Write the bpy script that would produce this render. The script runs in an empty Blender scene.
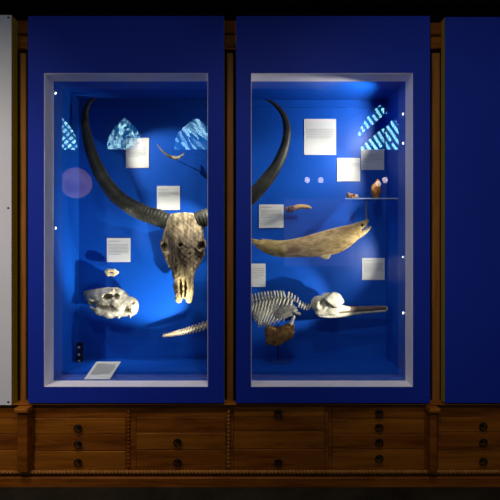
import bpy, math, random
import numpy as np
from mathutils import Vector, Matrix

R = random.Random(7)
SC = bpy.context.scene
COL = SC.collection
D = 2.6            # camera to the front face of the panels
F = 481.0
ZC = 1.271         # eye height
WALL = 0.56        # depth of the case's back wall
GL = 0.1225        # depth of the glass


def U(y): return (D + y) / F
def X(px, y=0.0): return (px - 250) * U(y)
def Z(py, y=0.0): return ZC + (252 - py) * U(y)


# ------------------------------------------------------------------ materials
def mat(name, col, rough=0.6, spec=0.3, metal=0.0, col2=None, nscale=(8, 8, 8), detail=6, lo=0.35, hi=0.65,
        bump=0.0, bscale=None, emit=None, estr=0.0, coord='Object', dist=0.0):
    m = bpy.data.materials.new(name)
    m.use_nodes = True
    nt = m.node_tree
    b = nt.nodes['Principled BSDF']
    b.inputs['Base Color'].default_value = (*col, 1)
    b.inputs['Roughness'].default_value = rough
    b.inputs['Specular IOR Level'].default_value = spec
    b.inputs['Metallic'].default_value = metal
    tc = nt.nodes.new('ShaderNodeTexCoord')
    if col2 is not None or bump:
        mp = nt.nodes.new('ShaderNodeMapping')
        mp.inputs['Scale'].default_value = nscale
        nt.links.new(tc.outputs[coord], mp.inputs['Vector'])
        n = nt.nodes.new('ShaderNodeTexNoise')
        n.inputs['Scale'].default_value = 1.0
        n.inputs['Detail'].default_value = detail
        n.inputs['Roughness'].default_value = 0.65
        n.inputs['Distortion'].default_value = dist
        nt.links.new(mp.outputs['Vector'], n.inputs['Vector'])
        if col2 is not None:
            r = nt.nodes.new('ShaderNodeValToRGB')
            r.color_ramp.elements[0].position = lo
            r.color_ramp.elements[0].color = (*col, 1)
            r.color_ramp.elements[1].position = hi
            r.color_ramp.elements[1].color = (*col2, 1)
            nt.links.new(n.outputs['Fac'], r.inputs['Fac'])
            nt.links.new(r.outputs['Color'], b.inputs['Base Color'])
        if bump:
            bp = nt.nodes.new('ShaderNodeBump')
            bp.inputs['Strength'].default_value = bump
            bp.inputs['Distance'].default_value = 0.004
            src = n
            if bscale:
                src = nt.nodes.new('ShaderNodeTexNoise')
                src.inputs['Scale'].default_value = bscale
                src.inputs['Detail'].default_value = 5
                nt.links.new(tc.outputs[coord], src.inputs['Vector'])
            nt.links.new(src.outputs['Fac'], bp.inputs['Height'])
            nt.links.new(bp.outputs['Normal'], b.inputs['Normal'])
    if emit is not None:
        b.inputs['Emission Color'].default_value = (*emit, 1)
        b.inputs['Emission Strength'].default_value = estr
    return m


def zgrad(m, z0, c0, z1, c1, fac=0.6, axis=2, mid=()):
    """blend in the thing's own colour change along its length (object space)"""
    nt = m.node_tree
    b = nt.nodes['Principled BSDF']
    src = b.inputs['Base Color'].links[0].from_socket
    tc = [n for n in nt.nodes if n.type == 'TEX_COORD'][0]
    sx = nt.nodes.new('ShaderNodeSeparateXYZ')
    nt.links.new(tc.outputs['Object'], sx.inputs[0])
    mr = nt.nodes.new('ShaderNodeMapRange')
    mr.inputs[1].default_value = z0
    mr.inputs[2].default_value = z1
    nt.links.new(sx.outputs[axis], mr.inputs[0])
    r = nt.nodes.new('ShaderNodeValToRGB')
    r.color_ramp.elements[0].color = (*c0, 1)
    r.color_ramp.elements[1].color = (*c1, 1)
    for (p_, c_) in mid:
        e_ = r.color_ramp.elements.new(p_); e_.color = (*c_, 1)
    nt.links.new(mr.outputs[0], r.inputs[0])
    mx = nt.nodes.new('ShaderNodeMix')
    mx.data_type = 'RGBA'
    mx.blend_type = 'MULTIPLY'
    mx.inputs[0].default_value = fac
    nt.links.new(src, mx.inputs[6])
    nt.links.new(r.outputs[0], mx.inputs[7])
    nt.links.new(mx.outputs[2], b.inputs['Base Color'])
    return m


def glass_mat(name, refl=0.05, tint=(0.97, 0.985, 1.0)):
    m = bpy.data.materials.new(name)
    m.use_nodes = True
    nt = m.node_tree
    nt.nodes.clear()
    o = nt.nodes.new('ShaderNodeOutputMaterial')
    mix = nt.nodes.new('ShaderNodeMixShader')
    t = nt.nodes.new('ShaderNodeBsdfTransparent')
    t.inputs[0].default_value = (*tint, 1)
    g = nt.nodes.new('ShaderNodeBsdfGlossy')
    g.inputs['Roughness'].default_value = 0.0
    mix.inputs[0].default_value = refl
    nt.links.new(t.outputs[0], mix.inputs[1])
    nt.links.new(g.outputs[0], mix.inputs[2])
    nt.links.new(mix.outputs[0], o.inputs[0])
    return m


def leaded(name, kind, strength, c_hi, c_lo):
    """daylit leaded glass seen from indoors: it gives off the daylight behind it"""
    m = bpy.data.materials.new(name)
    m.use_nodes = True
    nt = m.node_tree
    b = nt.nodes['Principled BSDF']
    b.inputs['Base Color'].default_value = (0.02, 0.02, 0.03, 1)
    tc = nt.nodes.new('ShaderNodeTexCoord')
    mp = nt.nodes.new('ShaderNodeMapping')
    nt.links.new(tc.outputs['Object'], mp.inputs['Vector'])
    mp.inputs['Rotation'].default_value = (math.radians(90), 0, 0)
    r = nt.nodes.new('ShaderNodeValToRGB')
    if kind in ('lattice', 'bars'):
        bk = nt.nodes.new('ShaderNodeTexBrick')
        bk.offset = 0.0 if kind == 'lattice' else 0.5
        bk.inputs['Scale'].default_value = 1.0
        bk.inputs['Mortar Size'].default_value = 0.028 if kind == 'lattice' else 0.04
        bk.inputs['Mortar Smooth'].default_value = 0.3
        bk.inputs['Brick Width'].default_value = 0.15 if kind == 'lattice' else 0.85
        bk.inputs['Row Height'].default_value = 0.12 if kind == 'lattice' else 0.135
        bk.inputs['Color1'].default_value = (1, 1, 1, 1)
        bk.inputs['Color2'].default_value = (0.55, 0.55, 0.55, 1)
        bk.inputs['Mortar'].default_value = (0.0, 0.0, 0.0, 1)
        mp2 = nt.nodes.new('ShaderNodeMapping')
        mp2.inputs['Rotation'].default_value = (0, 0, math.radians(40 if kind == 'lattice' else -56))
        nt.links.new(mp.outputs[0], mp2.inputs[0])
        nt.links.new(mp2.outputs[0], bk.inputs['Vector'])
        nt.links.new(bk.outputs['Color'], r.inputs['Fac'])
    else:
        v = nt.nodes.new('ShaderNodeTexVoronoi')
        v.inputs['Scale'].default_value = 1.0
        mp2 = nt.nodes.new('ShaderNodeMapping')
        mp0 = nt.nodes.new('ShaderNodeMapping')
        mp0.inputs['Rotation'].default_value = (0, 0, 0 if kind == 'mottled' else math.radians(-52))
        mp2.inputs['Scale'].default_value = (15, 11, 1) if kind == 'mottled' else (4.0, 14, 1)
        nt.links.new(mp.outputs[0], mp0.inputs[0])
        nt.links.new(mp0.outputs[0], mp2.inputs[0])
        nt.links.new(mp2.outputs[0], v.inputs['Vector'])
        sc_ = nt.nodes.new('ShaderNodeSeparateColor')
        nt.links.new(v.outputs['Color'], sc_.inputs[0])
        nt.links.new(sc_.outputs[0], r.inputs['Fac'])
        r.color_ramp.elements[0].position = 0.35
        r.color_ramp.elements[1].position = 1.0
    r.color_ramp.elements[0].color = (*c_lo, 1)
    r.color_ramp.elements[1].color = (*c_hi, 1)
    nt.links.new(r.outputs[0], b.inputs['Emission Color'])
    b.inputs['Emission Strength'].default_value = strength
    return m


BLUE = (0.0085, 0.0280, 0.33)
M = {}
M['blue'] = mat('blue paint', BLUE, 0.55, 0.15, col2=(0.0095, 0.0310, 0.36), nscale=(1.5, 1.5, 1.5), bump=0.03, bscale=180)
M['case_blue'] = mat('case blue paint', (0.003, 0.084, 0.48), 0.42, 0.25, col2=(0.0035, 0.090, 0.51), nscale=(2, 2, 2))
M['ply'] = mat('plywood edge', (0.34, 0.22, 0.012), 0.7, 0.2, col2=(0.44, 0.30, 0.022), nscale=(60, 120, 3))
M['white'] = mat('white paint', (0.70, 0.66, 0.65), 0.6, 0.2, col2=(0.76, 0.72, 0.71), nscale=(1.2, 1, 1.2))
M['trim'] = mat('pale grey paint', (0.84, 0.80, 0.80), 0.6, 0.2, col2=(0.87, 0.83, 0.83), nscale=(4, 4, 4))
M['wood'] = mat('dark oak', (0.115, 0.027, 0.0022), 0.55, 0.10, col2=(0.29, 0.080, 0.0055), nscale=(2.2, 9, 26), detail=8, dist=0.6, bump=0.12)
M['wood2'] = mat('mid oak', (0.17, 0.046, 0.0035), 0.55, 0.10, col2=(0.35, 0.108, 0.0075), nscale=(2.0, 9, 30), detail=8, dist=0.8, bump=0.12)
M['wood3'] = mat('dark upright oak', (0.24, 0.084, 0.014), 0.5, 0.15, col2=(0.38, 0.15, 0.026), nscale=(26, 9, 2.2), detail=8, dist=0.6, bump=0.1)
M['shadow'] = mat('shadow-dark oak', (0.012, 0.005, 0.002), 0.7, 0.1, col2=(0.02, 0.008, 0.003), nscale=(4, 9, 30))  # oak colour blackened to stand for the shadow beside the column shafts
M['iron'] = mat('blackened iron', (0.012, 0.010, 0.009), 0.45, 0.4, metal=0.6)
M['black'] = mat('matt black', (0.0012, 0.0011, 0.001), 0.9, 0.05)
M['blackp'] = mat('black plastic', (0.006, 0.006, 0.008), 0.5, 0.3)
M['card'] = mat('white card', (0.74, 0.73, 0.66), 0.7, 0.15, col2=(0.78, 0.77, 0.70), nscale=(5, 5, 5))
M['ink'] = mat('grey print', (0.27, 0.27, 0.26), 0.8, 0.1)
M['steel'] = mat('brushed steel', (0.6, 0.6, 0.62), 0.3, 0.5, metal=1.0)
M['floor'] = mat('dark flagstone', (0.010, 0.008, 0.004), 0.8, 0.1, col2=(0.028, 0.021, 0.011), nscale=(3, 3, 3), bump=0.2)
M['stone'] = mat('dim stone', (0.05, 0.045, 0.04), 0.9, 0.1, col2=(0.07, 0.06, 0.05), nscale=(2, 2, 2))
M['glass'] = glass_mat('clear glass', 0.045)
M['acrylic'] = glass_mat('clear acrylic', 0.10, (0.86, 0.93, 0.97))
M['lens'] = mat('lit lens', (0.8, 0.8, 0.8), emit=(1, 0.97, 0.9), estr=7.0)
M['lens_room'] = mat('lit lamp lens', (0.8, 0.8, 0.8), emit=(1, 0.82, 0.88), estr=7.0)
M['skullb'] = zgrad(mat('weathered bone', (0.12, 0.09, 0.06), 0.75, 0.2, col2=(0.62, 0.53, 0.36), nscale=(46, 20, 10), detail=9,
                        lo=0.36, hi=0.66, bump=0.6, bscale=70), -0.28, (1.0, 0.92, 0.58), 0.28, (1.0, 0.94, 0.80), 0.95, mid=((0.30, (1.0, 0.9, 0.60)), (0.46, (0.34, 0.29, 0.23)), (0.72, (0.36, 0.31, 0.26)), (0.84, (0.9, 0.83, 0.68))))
M['horn'] = mat('dark horn', (0.014, 0.013, 0.009), 0.45, 0.35, col2=(0.062, 0.058, 0.038), nscale=(14, 14, 14), detail=8, bump=0.5, bscale=60)
M['bone'] = mat('cream bone', (0.34, 0.30, 0.21), 0.65, 0.25, col2=(0.70, 0.66, 0.50), nscale=(18, 18, 18), detail=8, lo=0.33, hi=0.6, bump=0.35, bscale=90)
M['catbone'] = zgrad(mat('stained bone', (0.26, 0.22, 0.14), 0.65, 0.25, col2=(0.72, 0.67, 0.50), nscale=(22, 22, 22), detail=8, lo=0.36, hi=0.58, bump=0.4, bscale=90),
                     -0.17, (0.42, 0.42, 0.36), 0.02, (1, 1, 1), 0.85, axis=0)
M['bonew'] = mat('pale bone', (0.42, 0.39, 0.29), 0.6, 0.25, col2=(0.68, 0.65, 0.50), nscale=(30, 30, 30), detail=6, bump=0.25, bscale=120)
M['boneg'] = mat('greyish bone', (0.22, 0.20, 0.16), 0.7, 0.2, col2=(0.42, 0.39, 0.31), nscale=(25, 25, 25), detail=7, bump=0.3, bscale=90)
M['boney'] = mat('yellowed bone', (0.60, 0.46, 0.16), 0.6, 0.25, col2=(0.84, 0.76, 0.48), nscale=(30, 30, 30), detail=6)
M['rostrum'] = mat('brownish bone', (0.13, 0.075, 0.055), 0.55, 0.3, col2=(0.32, 0.24, 0.16), nscale=(5, 30, 45), detail=6)
M['flipper'] = mat('dried brown skin', (0.09, 0.035, 0.008), 0.7, 0.3, col2=(0.33, 0.17, 0.04), nscale=(34, 30, 40), detail=8, bump=0.6, bscale=45)
M['fish'] = zgrad(mat('dried tan skin', (0.34, 0.20, 0.06), 0.6, 0.3, col2=(0.74, 0.58, 0.25), nscale=(13, 14, 34), detail=10, lo=0.36, hi=0.62, dist=0.8,
                      bump=0.6, bscale=55), -0.10, (1.0, 0.95, 0.8), 0.1, (0.86, 0.75, 0.55), 0.7)
M['fin'] = mat('pale dried fin', (0.55, 0.42, 0.18), 0.6, 0.3, col2=(0.7, 0.58, 0.3), nscale=(30, 30, 30))
M['amber'] = mat('amber shell', (0.45, 0.11, 0.028), 0.75, 0.15, col2=(0.74, 0.42, 0.10), nscale=(22, 22, 22), detail=6, bump=0.3, bscale=80)
M['beak'] = mat('golden beak', (0.50, 0.25, 0.055), 0.45, 0.4, col2=(0.72, 0.48, 0.17), nscale=(30, 30, 30))
M['purple'] = mat('purplish brown shell', (0.07, 0.04, 0.045), 0.6, 0.3, col2=(0.28, 0.16, 0.12), nscale=(50, 50, 50))
M['redshell'] = mat('reddish shell', (0.20, 0.05, 0.03), 0.5, 0.3, col2=(0.60, 0.42, 0.26), nscale=(60, 60, 60), lo=0.4, hi=0.6)
M['moon'] = mat('mottled moon skin', (0.3, 0.25, 0.3), 0.8, 0.1, coord='Object')  # skin of the glowing moon balloon
_m = M['moon']
_nt = _m.node_tree
_n = _nt.nodes.new('ShaderNodeTexNoise'); _n.inputs['Scale'].default_value = 4.0; _n.inputs['Detail'].default_value = 6
_tc = [n for n in _nt.nodes if n.type == 'TEX_COORD'][0]
_nt.links.new(_tc.outputs['Object'], _n.inputs['Vector'])
_r = _nt.nodes.new('ShaderNodeValToRGB')
_r.color_ramp.elements[0].position = 0.4; _r.color_ramp.elements[0].color = (0.65, 0.30, 0.28, 1)
_r.color_ramp.elements[1].position = 0.58; _r.color_ramp.elements[1].color = (1.0, 0.60, 0.68, 1)
_nt.links.new(_n.outputs['Fac'], _r.inputs[0])
_nt.links.new(_r.outputs[0], _nt.nodes['Principled BSDF'].inputs['Emission Color'])
_nt.nodes['Principled BSDF'].inputs['Emission Strength'].default_value = 1.25


# ------------------------------------------------------------------ mesh tools
class MB:
    def __init__(s): s.v = []; s.f = []; s.sm = []

    def add(s, v, f, smooth=False):
        b = len(s.v)
        s.v.extend([tuple(p) for p in v])
        s.f.extend([tuple(b + i for i in q) for q in f])
        s.sm.extend([smooth] * len(f))
        return s

    def box(s, x0, x1, y0, y1, z0, z1):
        v = [(x0, y0, z0), (x1, y0, z0), (x1, y1, z0), (x0, y1, z0), (x0, y0, z1), (x1, y0, z1), (x1, y1, z1), (x0, y1, z1)]
        return s.add(v, [(0, 3, 2, 1), (4, 5, 6, 7), (0, 1, 5, 4), (1, 2, 6, 5), (2, 3, 7, 6), (3, 0, 4, 7)])

    def bbox(s, x0, x1, y0, y1, z0, z1, c=0.003):
        """box with its front edges chamfered"""
        v = [(x0, y1, z0), (x1, y1, z0), (x1, y1, z1), (x0, y1, z1), (x0, y0 + c, z0), (x1, y0 + c, z0), (x1, y0 + c, z1), (x0, y0 + c, z1),
             (x0 + c, y0, z0 + c), (x1 - c, y0, z0 + c), (x1 - c, y0, z1 - c), (x0 + c, y0, z1 - c)]
        f = [(0, 3, 2, 1), (8, 9, 10, 11)]
        for i in range(4):
            j = (i + 1) % 4
            f.append((i, j, 4 + j, 4 + i)); f.append((4 + i, 4 + j, 8 + j, 8 + i))
        return s.add(v, f)

    def ring(s, o, i, y0, y1):
        """frame with a rectangular hole; o, i = (x0, x1, z0, z1)"""
        v = []
        for y in (y0, y1):
            for (a0, a1, b0, b1) in (o, i):
                v += [(a0, y, b0), (a1, y, b0), (a1, y, b1), (a0, y, b1)]
        f = []
        for k in range(4):
            j = (k + 1) % 4
            f += [(k, j, 4 + j, 4 + k), (8 + k, 12 + k, 12 + j, 8 + j), (k, 8 + k, 8 + j, j), (4 + k, 4 + j, 12 + j, 12 + k)]
        return s.add(v, f)

    def tube(s, pts, rad, n=10, squash=1.0, up=(0, 1, 0), sub=6, ripple=None, k=1.0):
        P = [Vector(p) for p in pts]; rad = [r * k for r in rad]
        if sub > 1 and len(P) > 2:
            Q, W = [], []
            for i in range(len(P) - 1):
                p0 = P[max(i - 1, 0)]; p1 = P[i]; p2 = P[i + 1]; p3 = P[min(i + 2, len(P) - 1)]
                for k in range(sub):
                    t = k / sub
                    Q.append(0.5 * ((2 * p1) + (p2 - p0) * t + (2 * p0 - 5 * p1 + 4 * p2 - p3) * t * t + (3 * p1 - p0 - 3 * p2 + p3) * t ** 3))
                    W.append(rad[i] * (1 - t) + rad[i + 1] * t)
            Q.append(P[-1]); W.append(rad[-1]); P, rad = Q, W
        v, f = [], []
        upv = Vector(up)
        acc = 0
        for i, p in enumerate(P):
            t = (P[min(i + 1, len(P) - 1)] - P[max(i - 1, 0)]).normalized()
            a = upv - t * upv.dot(t)
            if a.length < 1e-4: a = Vector((1, 0, 0)) - t * t.x
            a.normalize(); c = t.cross(a)
            if i: acc += (p - P[i - 1]).length
            r = rad[i] * (1 + (ripple(acc, i / (len(P) - 1)) if ripple else 0))
            for kk in range(n):
                g = 2 * math.pi * kk / n
                v.append(p + a * (math.cos(g) * r * squash) + c * (math.sin(g) * r))
        m = len(P)
        for i in range(m - 1):
            for k in range(n):
                j = (k + 1) % n
                f.append((i * n + k, i * n + j, (i + 1) * n + j, (i + 1) * n + k))
        f.append(tuple(range(n - 1, -1, -1)))
        f.append(tuple((m - 1) * n + k for k in range(n)))
        return s.add(v, f, True)

    def lathe(s, prof, c, axis='y', n=20):
        """profile [(t, r)] turned about an axis through c"""
        v, f = [], []
        for (t, r) in prof:
            for k in range(n):
                g = 2 * math.pi * k / n
                a, b = math.cos(g) * r, math.sin(g) * r
                v.append((c[0] + a, c[1] + t, c[2] + b) if axis == 'y' else (c[0] + a, c[1] + b, c[2] + t) if axis == 'z' else (c[0] + t, c[1] + a, c[2] + b))
        for i in range(len(prof) - 1):
            for k in range(n):
                j = (k + 1) % n
                f.append((i * n + k, i * n + j, (i + 1) * n + j, (i + 1) * n + k))
        f.append(tuple(range(n - 1, -1, -1))); f.append(tuple((len(prof) - 1) * n + k for k in range(n)))
        return s.add(v, f, True)

    def torus(s, c, Rr, r, n=20, k=8, tilt=0.0):
        v, f = [], []
        for i in range(n):
            a = 2 * math.pi * i / n
            for j in range(k):
                b = 2 * math.pi * j / k
                q = Rr + r * math.cos(b)
                x, z, y = q * math.cos(a), q * math.sin(a), r * math.sin(b)
                y2 = y * math.cos(tilt) + (z + Rr) * -math.sin(tilt) * 1.0
                v.append((c[0] + x, c[1] + y2, c[2] + z))
        for i in range(n):
            for j in range(k):
                f.append((i * k + j, i * k + (j + 1) % k, ((i + 1) % n) * k + (j + 1) % k, ((i + 1) % n) * k + j))
        return s.add(v, f, True)

    def mesh(s, name):
        import bmesh
        me = bpy.data.meshes.new(name)
        me.from_pydata(s.v, [], s.f)
        me.polygons.foreach_set('use_smooth', s.sm)
        bm = bmesh.new(); bm.from_mesh(me)
        bmesh.ops.recalc_face_normals(bm, faces=bm.faces)
        bm.to_mesh(me); bm.free()
        return me

    def build(s, name, m, parent=None, loc=(0, 0, 0)):
        return link(name, s.mesh(name), m, parent, loc)


def link(name, me, m, parent=None, loc=(0, 0, 0)):
    o = bpy.data.objects.new(name, me)
    if m is not None and not me.materials: me.materials.append(m)
    o.location = loc
    COL.objects.link(o)
    if parent is not None: o.parent = parent
    return o


def tag(o, label, cat, group=None):
    o['label'] = label; o['category'] = cat
    if group: o['group'] = group
    return o


def thing(name, label, cat, loc=(0, 0, 0), group=None):
    o = bpy.data.objects.new(name, None)
    o.empty_display_size = 0.05
    o.location = loc
    COL.objects.link(o)
    return tag(o, label, cat, group)


def struct(o):
    o['kind'] = 'structure'
    return o


def copy_tree(o, parent=None):
    c = o.copy(); COL.objects.link(c)
    if parent is not None: c.parent = parent
    for ch in list(o.children): copy_tree(ch, c)
    return c


# ---- distance fields (in picture-scale units: x right, d away, z up) and surface nets
def ell(P, c, r, rot=0.0, rotz=0.0):
    q = P - np.array(c)
    if rot:
        a = math.radians(rot); x, z = q[..., 0].copy(), q[..., 2].copy()
        q = q.copy(); q[..., 0] = x * math.cos(a) + z * math.sin(a); q[..., 2] = -x * math.sin(a) + z * math.cos(a)
    if rotz:
        a = math.radians(rotz); x, z = q[..., 0].copy(), q[..., 1].copy()
        q = q.copy(); q[..., 0] = x * math.cos(a) + z * math.sin(a); q[..., 1] = -x * math.sin(a) + z * math.cos(a)
    r = np.array(r, float)
    k0 = np.linalg.norm(q / r, axis=-1); k1 = np.linalg.norm(q / (r * r), axis=-1) + 1e-9
    return k0 * (k0 - 1) / k1


def cap(P, a, b, ra, rb):
    a = np.array(a, float); b = np.array(b, float)
    ab = b - a
    t = np.clip(((P - a) @ ab) / (ab @ ab), 0, 1)
    return np.linalg.norm(P - a - t[..., None] * ab, axis=-1) - (ra + (rb - ra) * t)


def chain(P, pts, rs, k=1.0):
    d = None
    for i in range(len(pts) - 1):
        c = cap(P, pts[i], pts[i + 1], rs[i], rs[i + 1])
        d = c if d is None else su(d, c, k)
    return d


def su(a, b, k):
    h = np.clip(0.5 + 0.5 * (b - a) / k, 0, 1)
    return b + (a - b) * h - k * h * (1 - h)


def ss(a, b, k):
    """a minus b"""
    h = np.clip(0.5 - 0.5 * (a + b) / k, 0, 1)
    return a + (-b - a) * h + k * h * (1 - h)


def poly(P, pts, d0, d1, rnd=0.0):
    """convex outline in the x-z plane (counter-clockwise), between two depths"""
    d = None
    for (a, b) in zip(pts, pts[1:] + pts[:1]):
        ex_, ez_ = b[0] - a[0], b[1] - a[1]
        l = math.hypot(ex_, ez_)
        q = ((P[..., 0] - a[0]) * ez_ - (P[..., 2] - a[1]) * ex_) / l + rnd
        d = q if d is None else su_max(d, q, 1.6)
    s = np.abs(P[..., 1] - (d0 + d1) / 2) - (d1 - d0) / 2 + rnd
    return su_max(d, s, 2.2) - rnd


def su_max(a, b, k): return -su(-a, -b, k)


def rough(P, s, amp, seed=0):
    return amp * (np.sin(P[..., 0] * s + 1.3 * seed) * np.sin(P[..., 1] * s * 1.1 + 2.1 + seed) * np.sin(P[..., 2] * s * 0.9 + 0.7 * seed)
                  + 0.5 * np.sin(P[..., 0] * s * 2.1 + 4) * np.sin(P[..., 2] * s * 2.3 + 1))


def nets(fn, lo, hi, h):
    lo = np.array(lo, float); hi = np.array(hi, float)
    n = np.ceil((hi - lo) / h).astype(int) + 1
    g = np.stack(np.meshgrid(*[lo[i] + h * np.arange(n[i]) for i in range(3)], indexing='ij'), -1)
    V = fn(g)
    ins = V < 0
    c = n - 1
    acc = np.zeros((*c, 3)); cnt = np.zeros(tuple(c))
    corners = [(a, b, d) for a in (0, 1) for b in (0, 1) for d in (0, 1)]
    for p in corners:
        for ax in range(3):
            if p[ax] == 0:
                q = list(p); q[ax] = 1
                sl = lambda t: tuple(slice(t[i], t[i] + c[i]) for i in range(3))
                va, vb = V[sl(p)], V[sl(q)]
                cr = (va < 0) != (vb < 0)
                t = np.where(cr, va / np.where(cr, va - vb, 1), 0)
                pos = np.zeros((*c, 3))
                for i in range(3): pos[..., i] = p[i]
                pos[..., ax] += t
                acc += pos * cr[..., None]; cnt += cr
    act = cnt > 0
    idx = -np.ones(tuple(c), int)
    idx[act] = np.arange(act.sum())
    base = np.stack(np.nonzero(act), -1)
    vs = lo + h * (base + acc[act] / cnt[act][:, None])
    F_ = []
    for ax in range(3):
        b, d = [(1, 2), (2, 0), (0, 1)][ax]
        sa = [slice(None)] * 3; sb = [slice(None)] * 3
        sa[ax] = slice(0, n[ax] - 1); sb[ax] = slice(1, n[ax])
        for t in (b, d): sa[t] = slice(1, n[t] - 1); sb[t] = slice(1, n[t] - 1)
        A, B = ins[tuple(sa)], ins[tuple(sb)]
        for flip in (0, 1):
            e = np.stack(np.nonzero((A & ~B) if not flip else (~A & B)), -1)
            if not len(e): continue
            e[:, b] += 1; e[:, d] += 1
            def cell(ob, od):
                k = e.copy(); k[:, b] -= ob; k[:, d] -= od
                return idx[k[:, 0], k[:, 1], k[:, 2]]
            q = np.stack([cell(1, 1), cell(0, 1), cell(0, 0), cell(1, 0)], -1)
            F_.append(q if not flip else q[:, ::-1])
    return vs, np.concatenate(F_)


def sdf_mesh(name, fn, lo, hi, h, u):
    vs, fs = nets(fn, lo, hi, h)
    me = bpy.data.meshes.new(name)
    me.from_pydata((vs * u).tolist(), [], fs.tolist())
    me.polygons.foreach_set('use_smooth', [True] * len(fs))
    return me


# ------------------------------------------------------------------ room
struct(MB().box(-6, 6, -9, 1.2, -0.06, 0).build('floor', M['floor']))
struct(MB().box(-6, 6, 0.9, 1.0, 0, 4.8).build('wall_front', M['black']))
struct(MB().box(-6, 6, -9.3, -9.0, 0, 7).build('wall_rear', M['stone']))


def V2(px, py, y):
    """where a thing at room depth y must stand to be mirrored by the glass at a given spot"""
    d = D + GL + (GL - y)
    return ((px - 250) * d / F, y, ZC + (252 - py) * d / F)


def lancet(name, px0, px1, apex, bottom, m):
    y = -8.94
    a = V2(px0, bottom, y); b = V2(px1, bottom, y); t = V2(0, apex, y)
    w = (b[0] - a[0]); cx = (a[0] + b[0]) / 2; H = t[2] - a[2]
    n = 12

    def outline(e):
        hw, hh = w / 2 + e, H + e * 1.4
        pts = [(-hw, -e), (hw, -e)]
        for i in range(1, n):
            s = i / n
            pts.append((hw * (1 - s ** 2.4), hh * (0.02 + 0.98 * s) if s > 0 else 0))
        pts.append((0, hh))
        for i in range(n - 1, 0, -1):
            s = i / n
            pts.append((-hw * (1 - s ** 2.4), hh * (0.02 + 0.98 * s)))
        return pts
    pi, po = outline(0), outline(0.10)
    fr = MB(); v = []; f = []; k = len(pi)
    for yy in (-0.06, 0.06):
        v += [(p[0], yy, p[1]) for p in po] + [(p[0], yy, p[1]) for p in pi]
    for i in range(k):
        j = (i + 1) % k
        f += [(i, j, k + j, k + i), (2 * k + i, 3 * k + i, 3 * k + j, 2 * k + j), (i, 2 * k + i, 2 * k + j, j), (k + i, k + j, 3 * k + j, 3 * k + i)]
    fr.add(v, f)
    root = struct(fr.build(name, M['stone'], None, (cx, y + 0.002, a[2])))
    pn = MB()
    pn.add([(p[0], -0.01, p[1]) for p in pi] + [(p[0], 0.01, p[1]) for p in pi],
           [tuple(range(k)), tuple(range(2 * k - 1, k - 1, -1))] + [(i, (i + 1) % k, k + (i + 1) % k, k + i) for i in range(k)])
    pn.build('leaded_pane', m, root, (0, 0, 0))
    return root


WS = 12.0
lancet('window_1', 44, 78, 117, 150, leaded('lattice light', 'lattice', WS * 1.3, (0.35, 0.75, 0.85), (0.0, 0.06, 0.14)))
lancet('window_2', 107, 143, 118, 150, leaded('mottled light', 'mottled', WS, (0.45, 0.9, 1.0), (0.002, 0.055, 0.15)))
lancet('window_3', 174, 218, 118, 150, leaded('streaked light', 'streaked', WS, (0.35, 0.72, 0.9), (0.002, 0.055, 0.15)))
lancet('window_4', 356, 404, 105, 150, leaded('barred light', 'bars', WS * 1.7, (0.30, 0.80, 0.85), (0.0, 0.025, 0.10)))

# roof brace crossing in front of the window
a = V2(350, 150, -6.0); b = V2(396, 111, -6.0)
t = MB().tube([a, b], [0.085, 0.085], 8, sub=1).build('roof_brace', M['black'])
tag(t, 'dark diagonal roof brace crossing the barred window mirrored in the right glass', 'beam')
struct(t)

# backlit notice board standing across the room
a = V2(284, 266, -5.0); b = V2(353, 199, -5.0)
t = thing('notice_board', 'dim violet square notice board mirrored in the glass behind the dried fish', 'board', ((a[0] + b[0]) / 2, -5.0, 0))
w2 = (b[0] - a[0]) / 2
MB().box(-w2, w2, 0, 0.05, a[2], b[2]).build('lit_face', mat('dim backlit face', (0.05, 0.04, 0.08), emit=(0.6, 0.45, 1.0), estr=0.30), t)
for sx_ in (-0.4, 0.4):
    MB().box(sx_ - 0.03, sx_ + 0.03, -0.05, -0.001, 0.001, b[2]).build('leg', M['blackp'], t)

# lit moon globe
c = V2(76, 183, -7.0)
t = thing('moon_globe', 'large dim pinkish mottled round lantern mirrored at the left of the left glass', 'moon', c)  # stand-in for a glowing moon balloon hung across the room
v, f = [], []
n1, n2 = 20, 32
prof = [(-0.314 * math.cos(math.pi * i / n1), max(0.004, 0.314 * math.sin(math.pi * i / n1))) for i in range(n1 + 1)]
MB().lathe(prof, (0, 0, 0), 'z', n2).build('globe', M['moon'], t)
MB().tube([(0, 0, 0.31), (0, 0, 3.5)], [0.006, 0.006], 6, sub=1).build('cord', M['blackp'], t)


def aim(o, d): o.rotation_euler = Vector(d).to_track_quat('-Z', 'Y').to_euler()


def light(name, loc, tgt, W, size, angle=None, color=(1, 0.93, 0.85), blend=0.6, parent=None):
    L = bpy.data.lights.new(name, 'SPOT' if angle else 'POINT')
    L.energy = W; L.color = color; L.shadow_soft_size = size
    if angle: L.spot_size = math.radians(angle); L.spot_blend = blend
    o = bpy.data.objects.new(name, L); COL.objects.link(o)
    o.location = loc
    if angle: aim(o, Vector(tgt) - Vector(loc))
    return o


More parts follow.
